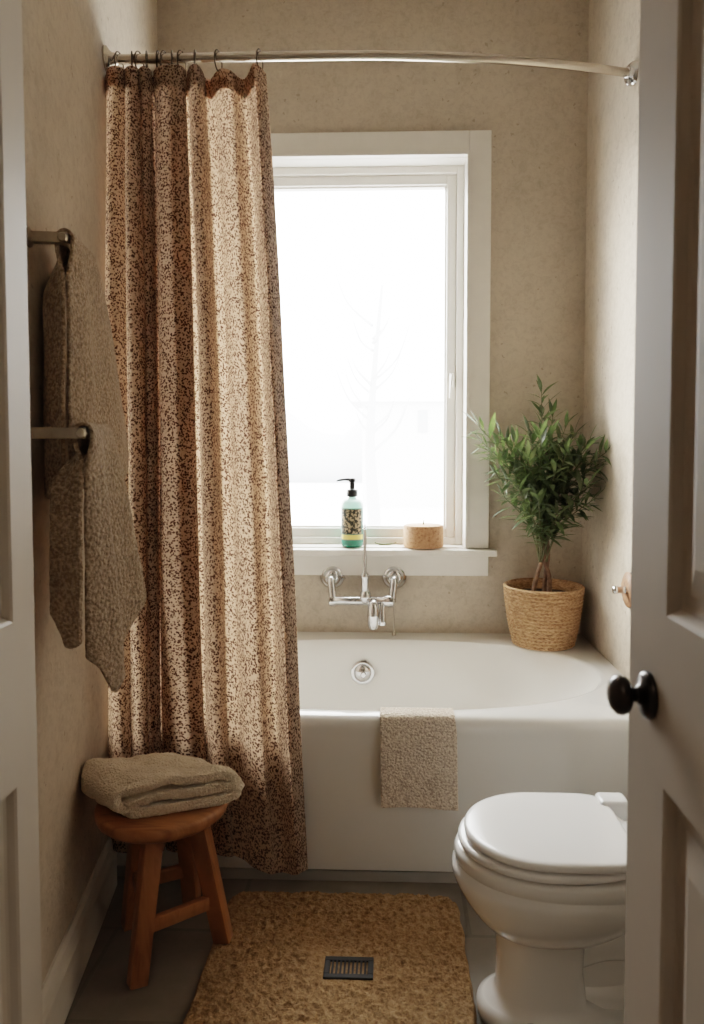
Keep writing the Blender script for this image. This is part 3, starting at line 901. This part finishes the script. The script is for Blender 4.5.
vt = empty('floor_vent', (-.096, 1.70, .0125), 'small black metal vent grille lying in the bath mat', 'vent')
vx0, vx1, vy0, vy1, vz = -.157, -.038, 1.646, 1.718, .0118
bm = BM()
for a, b, c, d in ((vx0, vx1, vy0, vy0 + .014), (vx0, vx1, vy1 - .014, vy1), (vx0, vx0 + .014, vy0 + .014, vy1 - .014), (vx1 - .014, vx1, vy0 + .014, vy1 - .014)):
    box(bm, (a, c, vz), (b, d, vz + .008), .0015)
build('grille_frame', bm, M_vent, vt, smooth=False)
bm = BM(); box(bm, (vx0 + .01, vy0 + .01, vz), (vx1 - .01, vy1 - .01, vz + .0015)); build('grille_shade_sheet', bm, M_dark, vt, smooth=False)  # near-black sheet standing in for the shade beneath the slats
n = 9
for k in range(n):
    x = lerp(vx0 + .020, vx1 - .020, k / (n - 1))
    bm = BM(); box(bm, (x - .0024, vy0 + .012, vz + .0016), (x + .0024, vy1 - .012, vz + .0070), .0008); build('slat', bm, M_vent, vt, smooth=False)

# ------------------------------------------------------------------ washcloth on the tub rim
def washcloth():
    x0, x1 = -.029, .188
    prof = [(2.150, .440), (2.132, .470), (2.118, .490), (2.105, .4995), (2.085, .5000), (2.060, .4995), (2.045, .494), (2.040, .478), (2.038, .45), (2.036, .38), (2.034, .32), (2.033, .234)]
    pr = catmull([(0, a, b) for a, b in prof], 9)
    bm = BM(); V = []
    n = 56
    for i in range(n + 1):
        s = i / n; row = []
        for k, p in enumerate(pr):
            t = k / (len(pr) - 1)
            x = lerp(x0, x1, s) + (.010 * sm(.5, 1, t) * (1 if s > .5 else .5)) + .003 * N3(s * 3, t * 5, 2)
            h = sm(.45, 1.0, t)
            y = p.y - h * (.004 + .006 * max(0, N3(s * 3.2, t * 2, 5)) ) - .0012 * abs(N3(s * 30, t * 60, 1))
            z = p.z + .006 * h * math.sin(s * 3 + .5) * t + .0012 * abs(N3(s * 40, t * 60, 9))
            row.append(bm.verts.new((x, y, z)))
        V.append(row)
    for i in range(n):
        for k in range(len(pr) - 1):
            bm.faces.new((V[i][k], V[i + 1][k], V[i + 1][k + 1], V[i][k + 1]))
    o = build('washcloth', bm, M_wash, base=(.08, 2.04, RIM))
    sd = o.modifiers.new('thick', 'SOLIDIFY'); sd.thickness = .008; sd.offset = 0
    ss = o.modifiers.new('sub', 'SUBSURF'); ss.levels = 1; ss.render_levels = 1
    tag(o, 'small beige speckled washcloth draped over the bathtub front rim', 'washcloth')
washcloth()

# ------------------------------------------------------------------ toilet
TY = 1.578
tl = empty('toilet', (.36, TY, 0), 'white ceramic toilet with closed lid, half hidden by the right door', 'toilet')
def egg(xf, xb, b, z, n=72, xc=None, nf=2.1, nb=2.6, yc=TY):
    if xc is None: xc = lerp(xf, xb, .50)
    out = []
    for k in range(n):
        a = 2 * PI * k / n
        ca, sa = math.cos(a), math.sin(a)
        e = nf if ca < 0 else nb
        L = (xc - xf) if ca < 0 else (xb - xc)
        out.append((xc + math.copysign(abs(ca) ** (2 / e), ca) * L, yc + math.copysign(abs(sa) ** (2 / e), sa) * b, z))
    return out
bm = BM()
rg = [egg(.205, .640, .104, .0005, nb=4), egg(.198, .640, .112, .006, nb=4), egg(.195, .640, .115, .026, nb=4), egg(.200, .640, .111, .038, nb=4), egg(.212, .62, .101, .043, nb=4), egg(.232, .47, .086, .050, nb=4), egg(.239, .430, .081, .070, nb=5),
      egg(.241, .422, .080, .14, nb=5), egg(.236, .425, .083, .205, nb=5), egg(.233, .428, .085, .212, nb=5), egg(.222, .442, .094, .215, nb=4), egg(.207, .475, .110, .226, nb=3), egg(.188, .515, .130, .247), egg(.165, .56, .152, .281), egg(.147, .59, .166, .314),
      egg(.140, .605, .172, .334), egg(.142, .612, .172, .350), egg(.149, .615, .167, .357), egg(.1495, .615, .1665, .359), egg(.146, .615, .169, .362), egg(.146, .615, .169, .382), egg(.150, .615, .165, .389), egg(.166, .61, .150, .391)]
loft(bm, rg)
build('bowl', bm, M_porc, tl, autosmooth=60)
bm = BM()   # trapway bulging behind the pedestal
tube(bm, catmull([(.40, TY - .012, .15), (.47, TY - .014, .175), (.535, TY - .014, .17), (.560, TY - .014, .115), (.52, TY - .012, .07), (.42, TY - .01, .06)], 8), [.034] * 24 + [.036] * 17, 24)
tube(bm, catmull([(.53, TY, .30), (.585, TY, .20), (.60, TY, .12), (.60, TY, .035)], 8), .045, 20)
loft(bm, [egg(.38, .625, .034, z, nf=4, nb=4) for z in (.035, .05, .28, .30)])
build('trapway', bm, M_porc, tl, autosmooth=60)
bm = BM()
loft(bm, [egg(.166, .545, .153, .3965), egg(.155, .55, .164, .3985), egg(.154, .55, .165, .404), egg(.156, .55, .163, .410), egg(.163, .545, .156, .412)])
build('toilet_seat', bm, M_seat, tl, autosmooth=60)
bm = BM()
K = dict(nf=2.1, nb=6.0)
loft(bm, [egg(.180, .515, .147, .4165, **K), egg(.168, .520, .159, .4185, **K), egg(.167, .520, .160, .424, **K), egg(.1685, .519, .1585, .429, **K), egg(.173, .516, .154, .4325, **K), egg(.182, .510, .146, .434, **K), egg(.25, .46, .09, .4355, **K), egg(.33, .40, .03, .436, **K)])
build('toilet_lid', bm, M_seat, tl, autosmooth=50)
for s in (-1, 1):
    bm = BM()
    box(bm, (.494, TY + s * .118 - .030, .3945), (.565, TY + s * .118 + .030, .4425), .012, 4)
    build('hinge', bm, M_seat, tl, autosmooth=50)
bm = BM()
rr = lambda x0, x1, hw, z, n=5.5: egg(x0, x1, hw, z, 72, (x0 + x1) / 2, n, n)
loft(bm, [rr(.640, .786, .185, .385), rr(.632, .790, .195, .40), rr(.626, .790, .205, .56), rr(.624, .790, .208, .700)])
build('tank', bm, M_porc, tl, autosmooth=50)
bm = BM(); loft(bm, [rr(.618, .791, .214, .7005), rr(.615, .791, .216, .708), rr(.615, .791, .216, .722), rr(.62, .788, .21, .731)]); build('tank_lid', bm, M_porc, tl, autosmooth=50)
bm = BM(); lathe(bm, [(.014, 0), (.014, .010), (0, .012)], (.6245, TY + .15, .655), (-1, 0, 0), 20); tube(bm, [(.612, TY + .15, .655), (.608, TY + .10, .650), (.608, TY + .07, .647)], .006, 12); build('flush_lever', bm, M_chrome, tl, autosmooth=50)
bm = BM(); lathe(bm, [(.014, 0), (.0135, .008), (.008, .014), (0, .016)], (.30, TY - .098, .036), 'Z', 18); build('bolt_cap', bm, M_porc, tl, autosmooth=50)

# ------------------------------------------------------------------ wall peg
hk = empty('wall_peg', (XR, 2.425, .80), 'chrome peg on a round brown rosette on the right wall by the door', 'wall peg')
hz = .797
bm = BM()
lathe(bm, [(0, .0008), (.058, .0008), (.060, .006), (.056, .009), (.050, .010), (.046, .013), (.030, .014), (0, .0145)], (XR, 2.425, hz), (-1, 0, 0), 28)
for v in bm.verts: v.co += Vector((-.003 * N3(v.co.y * 60, v.co.z * 60, 1), .004 * N3(v.co.y * 40, v.co.z * 40, 5), .004 * N3(v.co.y * 40, v.co.z * 40, 8))) if v.co.x < XR - .004 else Vector((0, 0, 0))
build('rosette', bm, M_copper, hk, autosmooth=50)
bm = BM(); lathe(bm, [(.014, .012), (.012, .018), (.0115, .038), (.0135, .040), (.0135, .052), (.011, .055), (0, .056)], (XR, 2.425, hz), (-1, 0, 0), 22)
build('peg', bm, M_chrome, hk, autosmooth=50)

# ------------------------------------------------------------------ things on the sill
SILL = .8565
sp = empty('soap_bottle', (-.160, 3.045, SILL), 'green pump soap bottle with black nozzle on the window sill', 'soap bottle')
bx_, by_ = -.160, 3.045
bm = BM()
lathe(bm, [(0, 0), (.040, 0), (.0445, .004), (.0475, .012), (.0475, .172), (.0455, .186), (.038, .198), (.024, .203), (.017, .206), (.016, .214)], (bx_, by_, SILL), 'Z', 48)
build('bottle_body', bm, M_bottle, sp, autosmooth=50)
bm = BM()
def patch(bm, r, a0, a1, z0, z1, n=20):
    pts = [[(bx_ + r * math.cos(lerp(a0, a1, k / n)), by_ + r * math.sin(lerp(a0, a1, k / n)), z) for k in range(n + 1)] for z in (z0, z1)]
    loft(bm, pts, False, False, False)
patch(bm, .0479, -PI * .93, -PI * .10, SILL + .030, SILL + .165); build('label_sticker', bm, M_labelbg, sp, recalc=False)
bm = BM(); patch(bm, .0482, -PI * .84, -PI * .19, SILL + .058, SILL + .160); build('label_pattern', bm, M_label, sp, recalc=False)
bm = BM(); patch(bm, .0482, -PI * .86, -PI * .12, SILL + .034, SILL + .054); build('label_band', bm, M_yellow, sp, recalc=False)
bm = BM()
lathe(bm, [(.0235, .212), (.025, .215), (.025, .240), (.022, .243), (.014, .244), (.012, .246), (.012, .272), (.015, .274), (.0155, .287), (.012, .291), (0, .292)], (bx_, by_, SILL), 'Z', 30)
tube(bm, catmull([(bx_ + .006, by_, SILL + .284), (bx_ - .03, by_ - .004, SILL + .285), (bx_ - .058, by_ - .008, SILL + .281), (bx_ - .066, by_ - .009, SILL + .277)], 5), [.007] * 5 + [.0055] * 5 + [.004] * 6, 12)
tag(build('pump', bm, M_black, sp, autosmooth=45), 'black pump top')

ct = empty('cork_pot', (.142, 3.045, SILL), 'round cork-sided pot on the right end of the window sill', 'pot')
bm = BM()
lathe(bm, [(0, 0), (.078, 0), (.083, .003), (.084, .010), (.084, .086), (.082, .092), (.076, .094), (0, .0945)], (.142, 3.045, SILL), 'Z', 56)
build('pot_body', bm, M_cork, ct, autosmooth=50)
bm = BM(); tube(bm, catmull([(.142, 3.045, SILL + .094), (.1425, 3.045, SILL + .106), (.145, 3.045, SILL + .116)], 4), [.0035] * 4 + [.003] * 4 + [.0015], 8)
build('wick', bm, M_twig, ct)
bm = BM()
tube(bm, catmull([(-.065, 3.095, SILL + .010), (-.045, 3.090, SILL + .004), (-.015, 3.088, SILL + .004), (.012, 3.094, SILL + .006), (.028, 3.098, SILL + .011)], 6), [.0025] * 6 + [.0042] * 12 + [.0025] * 7, 8)
tw = build('dry_twig', bm, M_twig, base=(-.02, 3.09, SILL)); tag(tw, 'thin curved dry twig lying on the sill between bottle and pot', 'twig')

# ------------------------------------------------------------------ plant
PX, PY = .612, 2.868
pl = empty('potted_plant', (PX, PY, RIM), 'leafy green potted shrub in a woven basket on the tub corner', 'plant')
bm = BM()
rows, nseg, per = 17, 220, 8
R0, R1, HB = .114, .152, .238
ringsB = []
for k in range(rows * per + 1):
    t = k / (rows * per)
    row = int(min(rows - 1, k // per))
    ph = (k % per) / per
    R = lerp(R0, R1, t ** .9) + .004 * math.sin(PI * t)
    ring = []
    for q in range(nseg):
        a = 2 * PI * q / nseg
        coil = .0062 * abs(math.sin(PI * t * rows))
        br = .0022 * math.sin(a * 46 + row * 2.1 + ph * 2.6) + .0016 * N3(math.cos(a) * 14, math.sin(a) * 14, row * 1.7)
        r = R + coil + br * abs(math.sin(PI * t * rows))
        ring.append((PX + r * math.cos(a), PY + r * math.sin(a), RIM + .001 + t * HB))
    ringsB.append(ring)
for k in range(1, 9):     # inner wall
    r = R1 - .012 - .002 * k
    ringsB.append([(PX + r * math.cos(2 * PI * q / nseg), PY + r * math.sin(2 * PI * q / nseg), RIM + .001 + HB - .004 - .006 * k) for q in range(nseg)])
for v in ringsB:
    for i, p in enumerate(v): v[i] = (min(p[0], XR - .003), min(p[1], YB - .003), p[2])
loft(bm, ringsB, True, True, False)
build('basket', bm, M_wicker, pl)
bm = BM()
nb = 40
lathe(bm, [(.136, -.02), (.132, .0), (.09, .004), (.04, .007), (0, .008)], (PX, PY, RIM + HB - .040), 'Z', nb)
build('soil', bm, M_soil, pl)
ZS = RIM + HB - .036
# trunks
trunk = [[(PX - .045, PY - .010, ZS), (PX - .028, PY - .014, ZS + .08), (PX - .002, PY - .006, ZS + .16), (PX + .012, PY, ZS + .24), (PX + .02, PY, ZS + .32)],
         [(PX + .022, PY, ZS), (PX + .020, PY - .006, ZS + .07), (PX - .002, PY - .016, ZS + .14), (PX - .010, PY - .012, ZS + .23), (PX - .03, PY - .01, ZS + .32)],
         [(PX + .006, PY + .02, ZS), (PX + .012, PY + .01, ZS + .09), (PX + .014, PY - .012, ZS + .17), (PX + .004, PY - .004, ZS + .26), (PX + .0, PY - .01, ZS + .34)]]
for tr_ in trunk:
    bm = BM(); c = catmull(tr_, 8); tube(bm, c, [lerp(.0105, .005, k / (len(c) - 1)) for k in range(len(c))], 12)
    for v in bm.verts: v.co += Vector((N3(v.co.x * 90, v.co.y * 90, v.co.z * 60), N3(v.co.x * 90, v.co.y * 90, v.co.z * 60 + 9), 0)) * .0022
    build('stem', bm, M_bark, pl)
rl = random.Random(21)
leafbm = BM(); twbm = BM()
def leaf(bm, base, dirv, L, W, upv, curl):
    d = dirv.normalized(); s = d.cross(upv)
    if s.length < 1e-3: s = d.orthogonal()
    s.normalize(); nrm = s.cross(d).normalized()
    prof = [(0, .06), (.12, .40), (.30, .85), (.48, 1.0), (.66, .82), (.84, .42), (1.0, .02)]
    L3 = []
    for t, w in prof:
        c = base + d * (L * t) - nrm * (curl * L * t * t)
        c.z -= 0
        row = [c + s * (W * w * k) + nrm * (W * w * .35 * abs(k)) for k in (-1, 0, 1)]
        for p in row:
            p.x = min(p.x, XR - .006); p.y = min(p.y, YB - .006)
        L3.append([bm.verts.new(p) for p in row])
    for a, b in zip(L3[:-1], L3[1:]):
        for k in range(2): bm.faces.new((a[k], a[k + 1], b[k + 1], b[k]))
# branches: (tip px offsets as metres from the trunk top)
crown = Vector((PX - .005, PY - .012, ZS + .15))
tips = [(-.02, -.02, .835), (.02, -.04, .74), (-.005, .02, .70), (-.27, -.06, .70), (-.235, -.10, .60), (-.20, -.02, .56), (-.25, -.02, .635), (-.14, -.10, .63), (-.17, .02, .66), (-.10, -.16, .57), (-.07, -.02, .68),
        (.10, -.06, .67), (.15, -.10, .64), (.165, -.16, .55), (.11, -.16, .60), (.15, -.04, .58), (.12, -.20, .48), (.14, -.10, .46), (.10, -.16, .40), (.05, -.16, .60), (.0, -.18, .52), (.03, .06, .58), (-.06, .08, .56), (.09, .06, .62),
        (-.13, -.14, .46), (-.17, -.06, .42), (-.10, -.04, .50), (-.06, -.17, .42), (.05, -.12, .45), (-.04, -.10, .58), (.06, .02, .50), (.02, -.16, .36), (-.08, -.10, .36), (.11, -.03, .52), (-.05, -.14, .66), (.06, -.09, .70), (.0, -.08, .64),
        (-.19, -.10, .66), (.185, -.20, .60), (.16, -.14, .42), (-.20, -.10, .50)]
for (tx_, ty_, tz_) in tips:
    tip = Vector((PX + tx_, PY + ty_, ZS - .02 + tz_ * .98))
    st_ = crown + Vector((rl.uniform(-.016, .016), rl.uniform(-.012, .012), rl.uniform(-.01, .13)))
    if tz_ < .5: st_.z = crown.z - .02
    mid = st_.lerp(tip, .5) + Vector((-tx_ * .16, -ty_ * .16, .02))
    c = catmull([st_, mid, tip], 10)
    for p in c:
        p.x = min(p.x, XR - .012); p.y = min(p.y, YB - .012)
    tube(twbm, c, [lerp(.0035, .0012, k / (len(c) - 1)) for k in range(len(c))], 6)
    n = len(c)
    nl = int(11 + 32 * (c[-1] - c[0]).length)
    ga = rl.uniform(0, 6)
    for k in range(nl):
        f = .30 + .70 * k / (nl - 1)
        i = min(n - 2, int(f * (n - 1))); q = f * (n - 1) - i
        p = c[i].lerp(c[i + 1], min(1, q)); t = (c[i + 1] - c[i]).normalized()
        ga += 2.4
        u = t.orthogonal().normalized(); w = t.cross(u)
        rad = u * math.cos(ga) + w * math.sin(ga)
        last = (k >= nl - 2)
        d = t * (.95 if last else rl.uniform(.45, .85)) + rad * (.35 if last else rl.uniform(.6, .95)) + Vector((0, 0, rl.uniform(-.35, .18)))
        L = rl.uniform(.070, .112) * (1.0 if f < .85 else .85); 
        leaf(leafbm, p, d, L, L * rl.uniform(.085, .125), Vector((0, 0, 1)) + rad * .2, rl.uniform(-.05, .28))
build('twigs', twbm, M_twig, pl)
fo = build('foliage', leafbm, M_leaf, pl, recalc=False)

# ------------------------------------------------------------------ outside the window
bm = BM(); box(bm, (-40, YB + .6, -.9), (40, 70, -.8)); struct('snow_ground', bm, M_snow, 'pale snowy ground beyond the window', 'ground', smooth=False)
def far_tree():
    root = empty('bare_tree', (-.20, 9.0, -.8), 'faint bare tree standing in the white haze outside the window', 'tree')
    bm = BM(); tube(bm, catmull([(-.18, 9, -.8), (-.20, 9, .4), (-.25, 9, 1.3), (-.20, 9, 2.2), (-.10, 9, 3.3)], 6), [lerp(.11, .015, k / 24) for k in range(25)], 10); build('trunk', bm, M_bark_haze, root)
    bm = BM(); r = random.Random(4)
    for k in range(16):
        z = r.uniform(1.2, 2.9); s = r.choice((-1, 1)); L = r.uniform(.25, .7)
        tube(bm, catmull([(-.22, 9, z), (-.22 + s * L * .5, 9 + r.uniform(-.3, .3), z + L * .5), (-.22 + s * L * .75, 9 + r.uniform(-.4, .4), z + L * 1.1)], 5), [lerp(.022, .005, q / 10) for q in range(11)], 6)
    build('branches', bm, M_bark_haze, root)
far_tree()
bm = BM()
rings_ = []
for k in range(61):
    x = -30 + k
    h = 3.6 + 2.2 * N3(k * .21, 0, 4) + .5 * N3(k * .9, 0, 2)
    rings_.append([(x, 45, -.8), (x, 44.5, h * .7), (x, 45.5, h), (x, 47, h * .8), (x, 47, -.8)])
loft(bm, rings_); o = build('distant_treeline', bm, M_haze, base=(0, 45, -.8)); tag(o, 'pale hazy line of trees far outside the window', 'trees', None, 'stuff')
hs = empty('distant_house', (2.2, 26, -.8), 'pale house faintly seen far outside the window', 'house')
bm = BM(); box(bm, (-1.0, 26, -.8), (4.6, 30, 3.0)); build('house_wall', bm, M_house, hs, smooth=False)
bm = BM(); loft(bm, [[(-1.4, 25.7, 3.0), (-1.4, 30.3, 3.0), (-1.4, 28, 4.0)], [(5.0, 25.7, 3.0), (5.0, 30.3, 3.0), (5.0, 28, 4.0)]]); build('house_roof', bm, M_snow, hs, smooth=False)
bm = BM(); box(bm, (1.0, 25.95, 1.9), (1.35, 25.99, 2.7)); build('house_window', bm, M_hwin, hs, smooth=False)

# ------------------------------------------------------------------ light
wd = bpy.data.worlds.new('overcast'); scene.world = wd; wd.use_nodes = True
nt = wd.node_tree; bg = nt.nodes['Background']
tcw = nt.nodes.new('ShaderNodeTexCoord'); sx = nt.nodes.new('ShaderNodeSeparateXYZ'); rp = nt.nodes.new('ShaderNodeValToRGB')
nt.links.new(tcw.outputs['Generated'], sx.inputs[0]); nt.links.new(sx.outputs['Z'], rp.inputs['Fac'])
rp.color_ramp.elements[0].position = 0; rp.color_ramp.elements[0].color = (.80, .82, .84, 1)
rp.color_ramp.elements[1].position = .5; rp.color_ramp.elements[1].color = (1, .99, .97, 1)
nt.links.new(rp.outputs['Color'], bg.inputs['Color']); bg.inputs['Strength'].default_value = 24.0

def area(name, loc, rot, sx_, sy_, energy, col=(1, 1, 1), portal=False):
    L = bpy.data.lights.new(name, 'AREA'); L.shape = 'RECTANGLE'; L.size = sx_; L.size_y = sy_; L.energy = energy; L.color = col
    if portal: L.cycles.is_portal = True
    o = bpy.data.objects.new(name, L); COL.objects.link(o); o.location = loc; o.rotation_euler = rot; return o
area('window_portal', ((wx0 + wx1) / 2, YB + .21, (wz0 + wz1) / 2), (-PI / 2, 0, 0), wx1 - wx0, wz1 - wz0, 1, portal=True)
area('hall_fill_light', (-.1, -.95, HC - .05), (0, 0, 0), .6, .6, 8.5, (1, .91, .80))  # fill light added behind the camera, not a known hall lamp
sun = bpy.data.lights.new('low_winter_sun', 'SUN'); sun.energy = 9.0; sun.angle = math.radians(26); sun.color = (1, .95, .87)
so = bpy.data.objects.new('low_winter_sun', sun); COL.objects.link(so)
so.rotation_euler = Vector((1.25, -1, -.42)).to_track_quat('-Z', 'Y').to_euler()

# ------------------------------------------------------------------ camera
cam = bpy.data.cameras.new('camera'); co = bpy.data.objects.new('camera', cam); COL.objects.link(co)
co.location = (0, 0, 1.266)
fwd = Vector((-0.03328198, 0.99845926, -0.04440061))
right = Vector((fwd.y, -fwd.x, 0)).normalized(); upv = right.cross(fwd)
co.rotation_euler = Matrix((right, upv, -fwd)).transposed().to_euler()
cam.sensor_fit = 'AUTO'; cam.sensor_width = 36; cam.lens = 720 * 36 / 1024
cam.shift_x = -0.01365; cam.shift_y = -0.0293
cam.clip_start = .02; cam.clip_end = 300
cam.dof.use_dof = True; cam.dof.focus_distance = 2.35; cam.dof.aperture_fstop = 5.0
scene.camera = co
scene.view_settings.view_transform = 'Filmic'
scene.view_settings.look = 'Medium High Contrast'
scene.view_settings.exposure = 0.12
scene.cycles.max_bounces = 10; scene.cycles.diffuse_bounces = 6; scene.cycles.transparent_max_bounces = 12
scene.cycles.use_denoising = True
scene.cycles.caustics_reflective = False; scene.cycles.caustics_refractive = False
scene.cycles.sample_clamp_indirect = 6
